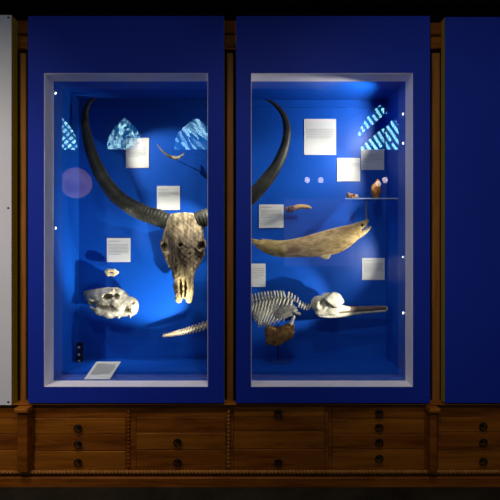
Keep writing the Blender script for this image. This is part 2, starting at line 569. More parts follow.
# track spotlights in the room (seen as small glows in the right glass)
def room_spot(px, py, tgt, W, angle, label, y=-4.0, color=(1, 0.92, 0.86)):
    p = Vector(V2(px, py, y))
    d = (Vector(tgt) - p).normalized()
    t = thing('track_spotlight', label, 'spotlight', p, 'track spotlights mirrored in the right glass')
    q = d.to_track_quat('Y', 'Z').to_matrix().to_4x4()
    o = MB().lathe([(-0.16, 0.03), (-0.15, 0.045), (0.0, 0.05), (0.0, 0.044), (-0.02, 0.04)], (0, 0, 0), 'y', 20).build('housing', M['blackp'], t)
    o.matrix_local = q
    o = MB().lathe([(-0.030, 0.040), (-0.012, 0.042), (-0.002, 0.036), (0.008, 0.022), (0.011, 0.006)], (0, 0, 0), 'y', 16).build('lens', M['lens_room'], t)
    o.matrix_local = q
    MB().tube([(0, 0, 0.04), (0, 0, 2.2)], [0.01, 0.01], 6, sub=1).build('stem', M['blackp'], t)
    return t


room_spot(307, 180, (-1.5, 0, 1.35), 300, 75, 'left one of the paired black track spotlights mirrored in the right glass', color=(1, 0.90, 0.86))
room_spot(321, 180, (0.9, 0, 1.5), 90, 80, 'right one of the paired black track spotlights mirrored in the right glass')
room_spot(385, 180, (0.2, 0, 1.25), 90, 90, 'black track spotlight mirrored just above the clear acrylic shelf')

# ------------------------------------------------------------------ display panels
PT = 0.055


def window_panel(px0, px1, hx0, hx1, label):
    x0, x1, z0, z1 = X(px0), X(px1), Z(403), Z(16)
    i = (X(hx0), X(hx1), Z(387), Z(73))
    t = thing('display_board', label, 'panel', ((x0 + x1) / 2, 0, z0), 'tall blue panels with a window opening')
    dx, dz = -(x0 + x1) / 2, -z0
    sh = lambda q: (q[0] + dx, q[1] + dx, q[2] + dz, q[3] + dz)
    o_ = sh((x0, x1, z0, z1)); i_ = sh(i)
    MB().ring(o_, i_, 0.003, PT).build('plywood_core', M['ply'], t)
    MB().ring(o_, i_, 0.0, 0.0028).build('painted_face', M['blue'], t)
    a0, a1, b0, b1 = i_
    y0, y1, th, e = 0.004, 0.1214, 0.012, 0.0004
    # grey reveal boards with mitred ends
    def board(pts):
        v = [(x, y0, z) for x, z in pts] + [(x, y1, z) for x, z in pts]
        MB().add(v, [(0, 1, 2, 3), (7, 6, 5, 4), (0, 4, 5, 1), (1, 5, 6, 2), (2, 6, 7, 3), (3, 7, 4, 0)]).build('reveal_board', M['trim'], t)
    w = -0.0015
    A0, A1, B0, B1 = a0 - w, a1 + w, b0 - w, b1 + w
    h = 0.001
    board([(A0, B0), (a0 + h, b0 + h), (a0 + h, b1 - h), (A0, B1)]) if False else None
    th = 0.0025
    MB().box(a0 + 0.0003, a0 + th, y0 - 0.003, y1, b0 + 0.0003, b1 - 0.0003).build('reveal_board', M['trim'], t)
    MB().box(a1 - th, a1 - 0.0003, y0 - 0.003, y1, b0 + 0.0003, b1 - 0.0003).build('reveal_board', M['trim'], t)
    MB().box(a0 + th, a1 - th, y0 - 0.003, y1, b1 - th, b1 - 0.0003).build('reveal_board', M['trim'], t)
    MB().box(a0 + th, a1 - th, y0 - 0.003, y1, b0 + 0.0003, b0 + th).build('reveal_board', M['trim'], t)
    return t


window_panel(28, 224, 44, 208, 'tall blue panel whose window shows the horned buffalo skull')
window_panel(236, 430, 251, 413, 'tall blue panel whose window shows the long tan dried fish')

x0, x1, z0, z1 = X(445), X(590), Z(403), Z(17)
t = thing('display_board', 'plain blue panel without a window at the right edge', 'panel', (x0, 0, z0))
MB().box(0, x1 - x0, 0.003, PT, 0, z1 - z0).build('plywood_core', M['ply'], t)
MB().box(0, x1 - x0, 0, 0.0028, 0, z1 - z0).build('painted_face', M['blue'], t)
x0, x1, z0, z1 = X(-120), X(11.4), Z(405), Z(15)
t = thing('display_board', 'off-white panel with small screws at the left edge', 'panel', (x1, 0, z0))
MB().box(x0 - x1, 0, 0.003, 0.068, 0, z1 - z0).build('plywood_core', M['ply'], t)
MB().box(x0 - x1, 0, 0, 0.0028, 0, z1 - z0).build('painted_face', M['white'], t)
for py in (17.5, 208, 402):
    MB().lathe([(0.0, 0.0055), (-0.001, 0.0055), (-0.0018, 0.003), (-0.0018, 0.001)], (X(8.3) - x1, -0.0002, Z(py) - z0), 'y', 12).build('screw', M['iron'], t)

# ------------------------------------------------------------------ the case behind the panels
cx0, cx1 = X(79, WALL), X(386, WALL)
cz0, cz1 = Z(358, WALL), Z(100, WALL)
t = thing('display_case', 'deep blue lined glazed case behind the two window openings', 'display case', (0, GL, cz0))


def L_(x, y, z): return (x, y - GL, z - cz0)


def cb(name, m, x0, x1, y0, y1, z0, z1):
    return MB().box(x0, x1, y0 - GL, y1 - GL, z0 - cz0, z1 - cz0).build(name, m, t)


cb('back_panel', M['case_blue'], cx0 - 0.02, cx1 + 0.02, WALL, WALL + 0.02, cz0 - 0.06, cz1 + 0.02)
cb('side_panel', M['case_blue'], cx0 - 0.02, cx0, GL + 0.012, WALL, cz0 - 0.06, cz1 + 0.02)
cb('side_panel', M['case_blue'], cx1, cx1 + 0.02, GL + 0.012, WALL, cz0 - 0.06, cz1 + 0.02)
cb('top_panel', M['case_blue'], cx0, cx1, GL + 0.012, WALL, cz1, cz1 + 0.02)
cb('floor_panel', M['case_blue'], cx0, cx1, 0.205, WALL, cz0 - 0.06, cz0)
cb('front_ledge', M['case_blue'], cx0, cx1, GL + 0.012, 0.2045, cz0 - 0.06, Z(387) - 0.001)
cb('picture_rail', M['case_blue'], cx0 + 0.001, cx1 - 0.001, WALL - 0.012, WALL - 0.0005, cz1 - 0.052, cz1 - 0.042)
HZ0, HZ1 = Z(387), Z(73)
holes = [(X(44), X(208)), (X(251), X(413))]
fm = MB()
ya, yb = GL + 0.0065, GL + 0.0115
zs0, zs1 = cz0 - 0.06, cz1 + 0.02
xs = [cx0 - 0.02, holes[0][0], holes[0][1], holes[1][0], holes[1][1], cx1 + 0.02]
fm.box(xs[2], xs[3], ya, yb, zs0, zs1)
fm.box(xs[0], xs[1], ya, yb, zs0, zs1); fm.box(xs[4], xs[5], ya, yb, zs0, zs1)
for a, b in ((1, 2), (3, 4)):
    fm.box(xs[a], xs[b], ya, yb, HZ1, zs1)
fm.v = [(p[0], p[1] - GL, p[2] - cz0) for p in fm.v]
fm.build('front_frame', M['case_blue'], t)
for (h0, h1) in holes:
    o = MB().box(h0 - 0.006, h1 + 0.006, 0, 0.006, HZ0 - 0.001 - cz0, HZ1 + 0.006 - cz0).build('glass_pane', M['glass'], t)
    o['label'] = 'clear glass mirroring the room'

# ------------------------------------------------------------------ old wooden furniture
def column(px0, px1, label, caps, base=None):
    y = 0.092
    t = thing('wooden_column', label, 'column', (X((px0 + px1) / 2, y), y, Z(404, y)), 'dark columns in the gaps between the panels')
    ox, oz = X((px0 + px1) / 2, y), Z(404, y)
    w = (px1 - px0) * U(y) / 2
    z1 = Z(52, y) - oz
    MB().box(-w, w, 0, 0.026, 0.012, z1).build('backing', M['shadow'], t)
    m = MB()
    m.bbox(-w * 0.62, w * 0.62, -0.014, -0.0005, 0.02, z1 - 0.01, 0.004)
    m.build('shaft', M['wood3'], t)
    for k, (a, b_, e) in enumerate(caps):
        MB().bbox(-w - e, w + e, -0.020 - e * 0.6, 0.024, Z(b_, y) - oz + 0.001, Z(a, y) - oz - 0.001, 0.006).build('capital_block', M['wood2'] if k else M['wood'], t)
    if base:
        bx0, bx1, cx_0, cx_1 = base
        yf = 0.0
        f_ = lambda p: X(p, yf) - ox
        zt, zb = Z(405, yf) - oz, Z(470, yf) - oz
        MB().bbox(f_(bx0), f_(bx1), -0.125, -0.0685, zb, zt - 0.032, 0.004).build('base_post', M['wood'], t)
        MB().bbox(f_(cx_0), f_(cx_1), -0.145, -0.0685, zt - 0.030, zt - 0.006, 0.006).build('base_capital', M['wood2'], t)
    return t


column(18.4, 29, 'dark wooden column in the gap beside the off-white panel', [(22, 36, 0.006), (36.5, 51, -0.002)], (20, 30, 18.5, 31.5))
column(225, 235.5, 'dark wooden column in the gap between the two window panels', [(22, 35.5, 0.004), (36, 49, 0.003)])
column(429.5, 441.5, 'dark wooden column in the gap beside the plain blue panel', [(24, 37, 0.006), (37.5, 50, -0.002)], (428, 435, 426.5, 437))

# a dark cornice over everything
m = MB().box(X(-120, 0.12), X(600, 0.12), 0.12, 0.30, Z(21, 0.12), Z(-12, 0.12))
m.box(X(-120, 0.12), X(600, 0.12), 0.09, 0.119, Z(8, 0.12), Z(-12, 0.12))
struct(m.build('trim_1', M['black']))

# handles
YD = 0.030         # drawer fronts
hm = MB()
hm.lathe([(0.0, 0.0120), (-0.002, 0.0120), (-0.004, 0.009), (-0.005, 0.005), (-0.011, 0.004), (-0.014, 0.006), (-0.017, 0.004), (-0.018, 0.001)], (0, 0, 0.004), 'y', 18)
hm.torus((0, -0.008, -0.003), 0.0195, 0.0034, 24, 8, 0.15)
hm.tube([(-0.0195, -0.008, 0.0), (0.0195, -0.008, 0.0)], [0.0026, 0.0026], 8, sub=1)
HANDLE = hm.mesh('handle'); HANDLE.materials.append(M['iron'])

bays = [
    (-60, 19.5, [(405, 418), (418, 434), (434, 450), (450, 471)], {}, None,
     'dark wooden drawer unit under the off-white panel at the left edge'),
    (34, 126, [(418, 434), (434, 451), (451, 471)], {0: 427, 1: 443, 2: 461}, 79,
     'dark wooden drawer unit with three ring pulls under the left window'),
    (136, 226, [(417, 432.5), (432.5, 449.5), (449.5, 471)], {1: 441, 2: 461}, 178,
     'dark wooden drawer unit with two low ring pulls left of the beaded stile'),
    (233.5, 325, [(405.5, 417), (417, 431), (431, 449), (449, 471)], {0: 412, 3: 461}, 278,
     'dark wooden drawer unit with one high and one low ring pull'),
    (332, 425, [(405.5, 418.5), (418.5, 433.5), (433.5, 448.5), (448.5, 471)], {0: 412, 1: 426, 2: 441, 3: 457}, 378.5,
     'dark wooden drawer unit with a column of four ring pulls'),
    (437, 560, [(417, 432), (432, 450), (450, 471)], {0: 425, 1: 441, 2: 460}, 482,
     'dark wooden drawer unit with three ring pulls under the plain blue panel'),
]
edges = [-90, 23.5, 130.5, 230, 328.5, 431, 600]
for k, (a, b_, drs, hs, hx, label) in enumerate(bays):
    y = YD
    x0, x1 = X(edges[k], y) + 0.0006, X(edges[k + 1], y) - 0.0006
    zt, zb = Z(404.6, y), Z(475, 0.03) 
    t = thing('drawer_cabinet', label, 'cabinet', ((x0 + x1) / 2, y, zb), 'drawer units along the base')
    ox, oz = (x0 + x1) / 2, zb
    i0, i1 = X(a, y) - ox, X(b_, y) - ox
    top = Z(drs[0][0], y) - oz
    m = MB()
    H = zt - zb
    m.box(x0 - ox, i0, 0, 0.5, 0, H); m.box(i1, x1 - ox, 0, 0.5, 0, H)
    m.box(i0, i1, 0, 0.5, top + 0.001, H); m.box(i0, i1, 0, 0.5, 0, Z(471, y) - oz - 0.001)
    m.box(i0, i1, 0.40, 0.5, Z(471, y) - oz - 0.001, top + 0.001)
    m.build('carcass', M['wood'], t)
    for j, (p, q) in enumerate(drs):
        z1, z0 = Z(p, y) - oz, Z(q, y) - oz
        d = MB().bbox(i0 + 0.002, i1 - 0.002, -0.004 + 0.0015 * ((j * 7 + k) % 3), 0.36, z0 + 0.0012, z1 - 0.0012, 0.0022).build(
            'drawer', M['wood2'] if (j + k) % 2 else M['wood'], t)
        if j in hs:
            link('handle', HANDLE, None, d, (X(hx, y) - ox, -0.0045, Z(hs[j], y) - oz))
    if k in (2,):
        # beaded stile
        def rp(s, u): return 0.28 * math.sin(s * 2 * math.pi / 0.021)
        n = 120
        zz = [(0.046 + (H - 0.074) * i / n) for i in range(n + 1)]
        MB().tube([(X(229.5, y) - ox - 0.004, -0.006, z) for z in zz], [0.006] * (n + 1), 10, sub=1, ripple=rp).build('beaded_stile', M['wood3'], t)
    if k == 1:
        def rp(s, u): return 0.28 * math.sin(s * 2 * math.pi / 0.021)
        n = 120
        zz = [(0.046 + (H - 0.074) * i / n) for i in range(n + 1)]
        MB().tube([(X(129.5, y) - ox - 0.004, -0.006, z) for z in zz], [0.006] * (n + 1), 10, sub=1, ripple=rp).build('beaded_stile', M['wood'], t)

# ledge, rope moulding, plinth
y = 0.008
m = MB().bbox(X(-90, 0.03), X(600, 0.03), y, 0.50, Z(403.7, 0.008), Z(403.0, 0.008) + 0.0, 0.001)
tag(MB().bbox(X(-90), X(600), 0.006, 0.09, Z(404.1, 0.02) - 0.001, Z(403.6, 0.02) , 0.001).build('wooden_ledge', M['wood2']),
    'long thin wooden ledge running between the panels and the drawers', 'ledge')
x0, x1 = X(-90), X(600)
n, k = 1500, 14
v, f = [], []
zc, yc, r0 = Z(472.6, 0.005), 0.0125, 0.0108
pitch = 3.65 * U(0) * 3
for i in range(n + 1):
    x = x0 + (x1 - x0) * i / n
    for j in range(k):
        th = 2 * math.pi * j / k
        r = r0 * (0.30 + 0.74 * abs(math.sin(1.5 * (th - 2 * math.pi * x / pitch))))
        v.append((x, yc + math.cos(th) * r, zc + math.sin(th) * r))
for i in range(n):
    for j in range(k):
        f.append((i * k + j, i * k + (j + 1) % k, (i + 1) * k + (j + 1) % k, (i + 1) * k + j))
tag(MB().add(v, f, True).build('rope_moulding', M['wood3']), 'long twisted rope moulding carved below the drawers', 'moulding')
m = MB()
m.bbox(X(-90), X(600), 0.0, 0.5, Z(488.5, 0) - 0.004, Z(475, 0.03) - 0.001, 0.005)
tag(m.build('wooden_plinth', M['wood']), 'plain dark wooden plinth along the floor below the rope moulding', 'plinth')

# ------------------------------------------------------------------ cards
def text_rows(mb, w, h, rows, y, lh, seed, left=None):
    r = random.Random(seed)
    l = -w / 2 * 0.84 if left is None else left
    for (zf, wf, kind) in rows:
        z = h * (0.5 - zf)
        x = l; end = l + w * 0.84 * wf
        while x < end - 0.004:
            ww = min(r.uniform(0.004, 0.013), end - x)
            hh = lh * (1.25 if kind else 1.0)
            mb.box(x, x + ww, y - 0.0006, y, z - hh / 2, z + hh / 2)
            x += ww + 0.0026


CARDG = 'white text cards on the case wall'


def card(px0, px1, py0, py1, rows, label, y=WALL - 0.0005, th=0.004, lh=0.0026):
    u = U(y)
    w, h = (px1 - px0) * u, (py1 - py0) * u
    t = thing('text_card', label, 'card', (X((px0 + px1) / 2, y), y, Z((py0 + py1) / 2, y)), CARDG)
    MB().bbox(-w / 2, w / 2, -th, 0, -h / 2, h / 2, 0.0006).build('board', M['card'], t)
    m = MB(); text_rows(m, w, h, rows, -th - 0.0001, lh, int(px0 * 13 + py0))
    m.build('printed_text', M['ink'], t)
    return t


def para(a, b, n, last=0.6): return [(a + (b - a) * i / (n - 1), 1.0 if i < n - 1 else last, 0) for i in range(n)]


card(126, 149, 138, 168, [(0.2, 0.6, 1)] + para(0.30, 0.62, 8), 'white text card below the mottled arched reflection, above and right of the lantern reflection')
card(157, 180, 186, 210, [(0.16, 0.5, 1)] + para(0.26, 0.42, 4), 'white text card above the forehead of the buffalo skull')
card(107, 130.5, 238, 262, [(0.14, 0.55, 1)] + para(0.27, 0.68, 8), 'white text card above the small tan bone, under the left horn')
card(304, 336, 119, 155, para(0.29, 0.53, 6, 0.9), 'largest white text card, beside the tip of the right horn')
card(337, 360, 158, 181.5, [(0.14, 0.4, 1)] + para(0.24, 0.40, 4), 'white text card above the left end of the acrylic shelf')
card(361, 384, 149.5, 170, para(0.22, 0.58, 6), 'white text card under the barred arched reflection, above the amber shell')
card(259, 283.5, 204.5, 228, [(0.12, 0.55, 1)] + para(0.24, 0.55, 6), 'white text card left of the small golden-beaked head')
card(250, 265.5, 263.5, 287, para(0.22, 0.6, 6), 'partly hidden white text card under the thin tail of the fish')
card(362, 384.5, 258, 280, [(0.13, 0.5, 1)] + para(0.26, 0.64, 8), 'white text card above the long beak of the dolphin skull')

# the sloping card on the case floor
yf_ = 0.145
pa = Vector((X(84, yf_), yf_, Z(387) + 0.004)); pb = Vector((X(108.5, yf_), yf_, Z(387) + 0.004))
yb_ = 0.255
qa = Vector((X(96.5, yb_), yb_, Z(361.5, yb_)))
w = (pb - pa).length
ex = (pb - pa).normalized(); ez = (qa - pa)
h = ez.length; ez.normalize()
en = ez.cross(ex) * -1
en = ex.cross(ez); en.normalize()
t = thing('text_card', 'white text card leaning back on the step at the bottom of the left window', 'card', pa)
mm = Matrix((ex, ez, en)).transposed().to_4x4()
w *= 1.04
def bake(mb):
    mb.v = [tuple(ex * p[0] + ez * p[1] + en * p[2]) for p in mb.v]
    return mb


bake(MB().add([(0, 0, 0), (w, 0, 0), (w, h, 0), (0, h, 0), (0, 0, -0.004), (w, 0, -0.004), (w, h, -0.004), (0, h, -0.004)],
              [(0, 1, 2, 3), (7, 6, 5, 4), (0, 4, 5, 1), (1, 5, 6, 2), (2, 6, 7, 3), (3, 7, 4, 0)])).build('board', M['card'], t)
m = MB(); r = random.Random(4)
for i in range(13):
    zz = h * (0.86 - i * 0.05)
    x = w * 0.12
    while x < w * (0.86 if i not in (0, 12) else 0.5):
        ww = r.uniform(0.005, 0.014); m.box(x, min(x + ww, w * 0.9), zz - 0.0022, zz + 0.0022, 0.0002, 0.0008); x += ww + 0.003
bake(m).build('printed_text', M['ink'], t)


# ------------------------------------------------------------------ specimens
def spec(name, label, cat, px, py, y):
    t = thing(name, label, cat, (X(px, y), y, Z(py, y)))
    return t, U(y)


def pin(t, y, off=(0, 0, 0), r=0.004, start=0.0):
    MB().tube([(off[0], start, off[2]), (off[0], WALL - y - 0.001, off[2])], [r, r], 8, sub=1).build('mount_pin', M['steel'], t)


# --- buffalo skull
yB = 0.40
t, u = spec('buffalo_skull', 'large weathered buffalo skull with huge sweeping dark horns hung on the wall', 'skull', 181, 258, yB)


def f_buff(P):
    ax = np.abs(P[..., 0])
    Q = P.copy(); Q[..., 0] = ax
    d = ell(P, (0, 0, 22), (19.0, 12, 21))
    d = su(d, ell(P, (0, 2, 37), (19.5, 10, 8.0)), 6)
    d = su(d, cap(Q, (8, 1, 37.5), (16.0, 1, 36.0), 7.0, 6.5), 2.5)
    d = su(d, cap(P, (0, -2, 12), (0, -1, -14), 14.0, 9.6), 6)
    d = su(d, cap(P, (0, -1, -14), (0, 0, -33), 9.8, 8.2), 4)
    d = su(d, cap(Q, (6.0, 0, -28), (4.6, 1, -42.0), 3.8, 3.3), 2.0)      # premaxillae
    d = su(d, ell(Q, (15.5, -3, 13), (6, 7, 8)), 3)                        # eye rims
    d = su(d, cap(Q, (17, 1, 5), (11, 0, -9), 3.2, 3.0), 3)                # cheek ridge
    d = ss(d, ell(Q, (17.5, -8.5, 11.5), (4.2, 6, 4.8)), 1.2)              # orbits
    d = ss(d, ell(P, (-1.0, -14.5, 12.5), (1.9, 3.4, 1.9)), 0.8)
    d = ss(d, ell(P, (7.5, -13, 3.5), (1.4, 3.0, 1.8)), 0.6)
    d = ss(d, ell(P, (-6, -12.5, -2), (1.2, 3.0, 2.2)), 0.6)
    d = ss(d, ell(Q, (1.9, -9, -30), (1.7, 10, 11)), 0.8)                  # nasal slits
    d = su(d, cap(P, (0.4, -7, 0), (0.4, -4.6, -31), 1.2, 1.0), 1.2)       # septum
    d = ss(d, ell(P, (0, 0, -46), (1.8, 9, 7)), 1.2)                       # palatine gap
    d = ss(d, ell(P, (0, -12.0, 33), (11, 2.6, 3.4)), 3)                   # brow hollow
    d = ss(d, ell(Q, (17.0, -3, -16), (5, 9, 9)), 2)
    return d + rough(P, 0.55, 0.45) + rough(P, 1.5, 0.22, 3)


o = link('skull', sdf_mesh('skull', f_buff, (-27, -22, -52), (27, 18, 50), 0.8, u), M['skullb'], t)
o.scale = (1.06, 1, 1); o.location = (2.6 * u, 0, 0)


def ridges(s, q): return 0.075 * (1 - q) * math.sin(s * 2 * math.pi / 0.022) + 0.03 * math.sin(s * 37)


def hp(px, py, d): return ((px - 181) * u, d, (258 - py) * u)


lh = [hp(168, 222, 0.0), hp(157, 217.5, -0.005), hp(145, 213.5, -0.012), hp(132, 207, -0.02), hp(120, 198.5, -0.025), hp(109, 186, -0.028), hp(100, 171, -0.028),
      hp(93, 155, -0.02), hp(88, 139, -0.01), hp(85, 123, 0.0), hp(85.5, 109, 0.01), hp(89.5, 100.5, 0.015), hp(95, 97.5, 0.018)]
MB().tube(lh, [9.5 * u, 10.2 * u, 9.8 * u, 9.4 * u, 8.8 * u, 8.2 * u, 7.5 * u, 6.7 * u, 5.8 * u, 4.7 * u, 3.3 * u, 2.0 * u, 0.5 * u], 18, 0.8, (0, 1, 0), 12, ridges, 0.85).build('horn', M['horn'], t)
rh = [hp(194, 222, 0.0), hp(205, 218, -0.005), hp(217, 215, -0.012), hp(230, 210, -0.02), hp(242, 203.5, -0.025), hp(254, 194.5, -0.028), hp(266, 181, -0.028),
      hp(276.5, 166, -0.02), hp(283.5, 150, -0.01), hp(287, 133, 0.0), hp(285, 118, 0.008), hp(278, 106.5, 0.014), hp(271, 101, 0.018), hp(265, 98.5, 0.02)]
MB().tube(rh, [9.5 * u, 10.2 * u, 9.8 * u, 9.4 * u, 9.0 * u, 8.6 * u, 7.9 * u, 6.8 * u, 5.6 * u, 4.7 * u, 3.8 * u, 2.6 * u, 1.6 * u, 0.4 * u], 18, 0.8, (0, 1, 0), 12, ridges, 0.85).build('horn', M['horn'], t)
pin(t, yB, (0, 0, 0.2), 0.010, 0.03)

# --- big cat skull
yL = 0.468
t, u = spec('big_cat_skull', 'pale big cat skull turned to the right with dark eye sockets', 'skull', 110, 303, yL)


def f_cat(P):
    d = cap(P, (-20, 2, 6.0), (-4, 0, 4.5), 5.6, 9.5)                     # braincase
    d = su(d, cap(P, (-25, 3, 9.5), (-6, 1, 12.0), 2.6, 3.2), 3)           # crest
    d = su(d, ell(P, (-6, 2, -1), (11, 7, 8), -20), 3)
    d = su(d, ell(P, (6, -1, 7), (13, 9, 8.5), -14), 4)                    # brow
    d = su(d, cap(P, (9, -2, 0), (20, -3, -2.5), 10.0, 8.6), 4)            # muzzle
    d = su(d, ell(P, (23, -4, -3.0), (5.8, 6.5, 9.0)), 3)
    d = su(d, ell(P, (8, -2, -9.0), (18, 7, 4.8), 2), 3)                   # upper jaw
    d = su(d, chain(P, [(-20, -2, 3), (-15, -8, -2.5), (-8, -11, -7.5), (2, -11, -10), (12, -9, -8)], [2.6, 2.4, 3.0, 3.4, 3.0], 2), 1.6)   # cheek arch
    d = su(d, cap(P, (5, -9.5, 13), (-1, -10.8, 8.5), 2.4, 1.3), 1.5)
    d = ss(d, ell(P, (0.6, -11.0, 7.0), (5.2, 10.5, 3.4), 8), 0.7)        # eye socket
    d = ss(d, ell(P, (8.8, -9.8, 7.4), (3.4, 7.0, 3.0), -35), 0.7)
    d = ss(d, ell(P, (-15, -9.0, -0.6), (5.4, 7.0, 2.8), -30), 0.9)
    d = ss(d, ell(P, (-3, -12.5, -3.4), (5.0, 3.0, 1.8), -10), 1.2)         # opening behind the cheek
    d = ss(d, ell(P, (4.0, -12.0, -3.2), (4.8, 6.0, 2.5), -40), 0.6)
    d = ss(d, ell(P, (19.0, -11.8, -5.6), (4.6, 7.5, 3.0), -20), 0.7)      # nose
    d = ss(d, ell(P, (25.5, -9.8, 1), (1.5, 3, 1.6)), 0.8)
    d = su(d, cap(P, (22, -7, -11), (22.4, -7.5, -13.4), 1.6, 0.9), 1)     # teeth
    d = su(d, cap(P, (11, -7, -12), (11, -7.4, -13.6), 1.8, 1.2), 1)
    d = su(d, cap(P, (4, -7, -12), (4, -7.4, -13.6), 1.8, 1.2), 1)
    return d + rough(P, 0.6, 0.3) + rough(P, 1.7, 0.18, 2)


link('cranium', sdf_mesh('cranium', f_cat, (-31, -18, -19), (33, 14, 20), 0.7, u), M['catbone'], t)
pin(t, yL, (0, 0, 0.02), 0.008, 0.03)

# --- small bone
yS = 0.50
t, u = spec('small_bone', 'small tan jaw bone fixed above the big cat skull', 'bone', 111.5, 272.5, yS)


def f_sb(P):
    d = chain(P, [(-6, 0, 1), (-2, -1, 2.0), (3, -1, 1.8), (6, 0, 0.4)], [1.3, 1.7, 1.6, 1.3], 1)
    d = su(d, chain(P, [(-5, -1, 0), (-3, -1.5, -1.8), (3, -1.5, -2.0), (6, 0, -0.4)], [1.3, 1.4, 1.5, 1.2], 1), 0.8)
    return d + rough(P, 1.6, 0.25)


link('jaw', sdf_mesh('jaw', f_sb, (-9, -5, -6), (9, 4, 6), 0.4, u), M['boney'], t)
pin(t, yS, (0.0, 0, 0.012), 0.003, 0.003)

# --- little horned cap
yH = 0.46
t, u = spec('horned_skull_cap', 'tiny skull cap with two thin curved horns, up and right of the left horn', 'skull', 176, 158, yH)


def f_hc(P):
    d = ell(P, (-1, 0, 0), (4.2, 3, 1.9), -8)
    d = su(d, ell(P, (3, -0.5, 0.4), (2.4, 2, 1.2), 20), 1)
    d = ss(d, ell(P, (-1.5, -2.6, 0.3), (1.2, 1.2, 0.7)), 0.4)
    return d + rough(P, 1.8, 0.18)


link('skull_cap', sdf_mesh('skull_cap', f_hc, (-8, -5, -5), (8, 5, 5), 0.35, u), M['boney'], t)
MB().tube([(-2 * u, 0, 0.5 * u), (-7 * u, -0.01, 1.6 * u), (-12 * u, -0.02, 5.5 * u), (-15.5 * u, -0.03, 9.5 * u), (-18 * u, -0.035, 13 * u)],
          [1.5 * u, 1.5 * u, 1.15 * u, 0.8 * u, 0.25 * u], 10, 1, sub=8).build('thin_horn', M['boneg'], t)
MB().tube([(2 * u, 0, 0.5 * u), (5 * u, -0.01, 1.4 * u), (7.5 * u, -0.012, 3.4 * u), (8.5 * u, -0.015, 5 * u)],
          [1.3 * u, 1.1 * u, 0.7 * u, 0.25 * u], 10, 1, sub=8).build('thin_horn', M['boneg'], t)
pin(t, yH, (0, 0, 0), 0.003, 0.005)

# --- dried fish
yF = 0.355
t, u = spec('dried_fish', 'long tan dried fish with gaping mouth across the right window', 'fish', 310, 240, yF)
st = [(249.5, 239.0, 0.9), (254, 241.8, 3.0), (259, 244.8, 5.0), (264, 246.5, 6.4), (270, 248.0, 7.3), (278, 249.0, 7.9), (288, 249.0, 8.6), (299, 247.9, 9.7), (309, 246.6, 10.9), (319, 245.0, 12.0),
      (328, 243.2, 12.7), (337, 240.6, 13.0), (345, 237.8, 12.3), (352, 234.8, 10.8), (357.5, 231.5, 8.7), (361.5, 229, 7.0)]
n = 26
v, f = [], []
for i, (px, py, hh) in enumerate(st):
    wd = min(hh * 0.62, 6.6) + 0.3
    for k in range(n):
        g = 2 * math.pi * k / n
        cz_ = math.cos(g); cx_ = math.sin(g)
        rr = 1 + 0.03 * math.sin(5 * g + i) + 0.02 * math.sin(i * 2.7 + 3 * g)
        v.append(((px - 310) * u, cx_ * wd * rr * u, (240 - py + cz_ * hh * rr) * u))
for i in range(len(st) - 1):
    for k in range(n):
        f.append((i * n + k, i * n + (k + 1) % n, (i + 1) * n + (k + 1) % n, (i + 1) * n + k))
f.append(tuple(range(n))); f.append(tuple((len(st) - 1) * n + n - 1 - k for k in range(n)))
o = MB().add(v, f, True).build('body', M['fish'], t)
sb = o.modifiers.new('s', 'SUBSURF'); sb.levels = sb.render_levels = 1
q = lambda px, py, d=0.0: ((px - 310) * u, d, (240 - py) * u)
# upper and lower jaw, gill, eye, fin
MB().tube([q(356, 227.5), q(361, 225.4), (q(365, 222.6)), q(368.5, 220)], [5.0 * u, 4.0 * u, 2.6 * u, 0.9 * u], 12, 1.0, sub=6).build('upper_jaw', M['fish'], t)
MB().tube([q(356, 236), q(362, 233.4), q(367, 230.2), q(371, 226.5)], [4.0 * u, 3.0 * u, 1.9 * u, 0.8 * u], 12, 1.0, sub=6).build('lower_jaw', M['fin'], t)
o = MB().lathe([(-0.006, 0.001), (-0.005, 0.006), (0, 0.0085), (0.004, 0.008)], (0, 0, 0), 'y', 14).build('eye', M['blackp'], t, q(361.5, 225.5, -4.2 * u))
MB().tube([q(318, 254.5, -0.012), q(322, 256.5, -0.016), q(327, 256.5, -0.016), q(330.5, 253.2, -0.012)], [1.0 * u, 2.2 * u, 2.6 * u, 1.0 * u], 10, 0.4, sub=6).build('fin', M['fin'], t)
MB().tube([q(262, 239.2), q(281, 241.2), q(300, 238.4), q(318, 233.4), q(337, 228.2), q(352, 224.8)], [0.6 * u, 0.9 * u, 0.9 * u, 0.9 * u, 0.9 * u, 0.5 * u], 8, 0.8, sub=6).build('back_ridge', M['fin'], t)
pin(t, yF, (-0.1, 0, -0.045), 0.006, 0.02); pin(t, yF, (0.13, 0, -0.005), 0.006, 0.02)

# --- small beaked head
yK = 0.50
t, u = spec('beaked_head', 'small dark brown head with a golden beak above the dried fish', 'skull', 297, 208.5, yK)


def f_bh(P):
    d = ell(P, (-6.5, 0, -0.6), (5.5, 4, 3.4), 8)
    d = su(d, ell(P, (-10, -1, -0.4), (2.4, 2.6, 2.4)), 0.8)
    d = ss(d, ell(P, (-6, -4.2, 0.4), (1.3, 2, 1.4)), 0.5)
    d = ss(d, ell(P, (-8.7, -3.6, -1.2), (0.7, 2, 2)), 0.4)
    return d + rough(P, 1.7, 0.35)


link('head', sdf_mesh('head', f_bh, (-16, -6, -6), (3, 6, 6), 0.4, u), M['purple'], t)
k = lambda x, z, d=0.0: (x * u, d, z * u)
MB().tube([k(-4, 0.0), k(0, 1.4), k(5, 2.0), k(10, 1.6), k(13.5, 0.6), k(14.5, -0.4)], [2.4 * u, 2.5 * u, 2.4 * u, 2.0 * u, 1.3 * u, 0.4 * u], 12, 0.8, sub=6).build('beak', M['beak'], t)
pin(t, yK, (-0.03, 0, 0), 0.003, 0.01)

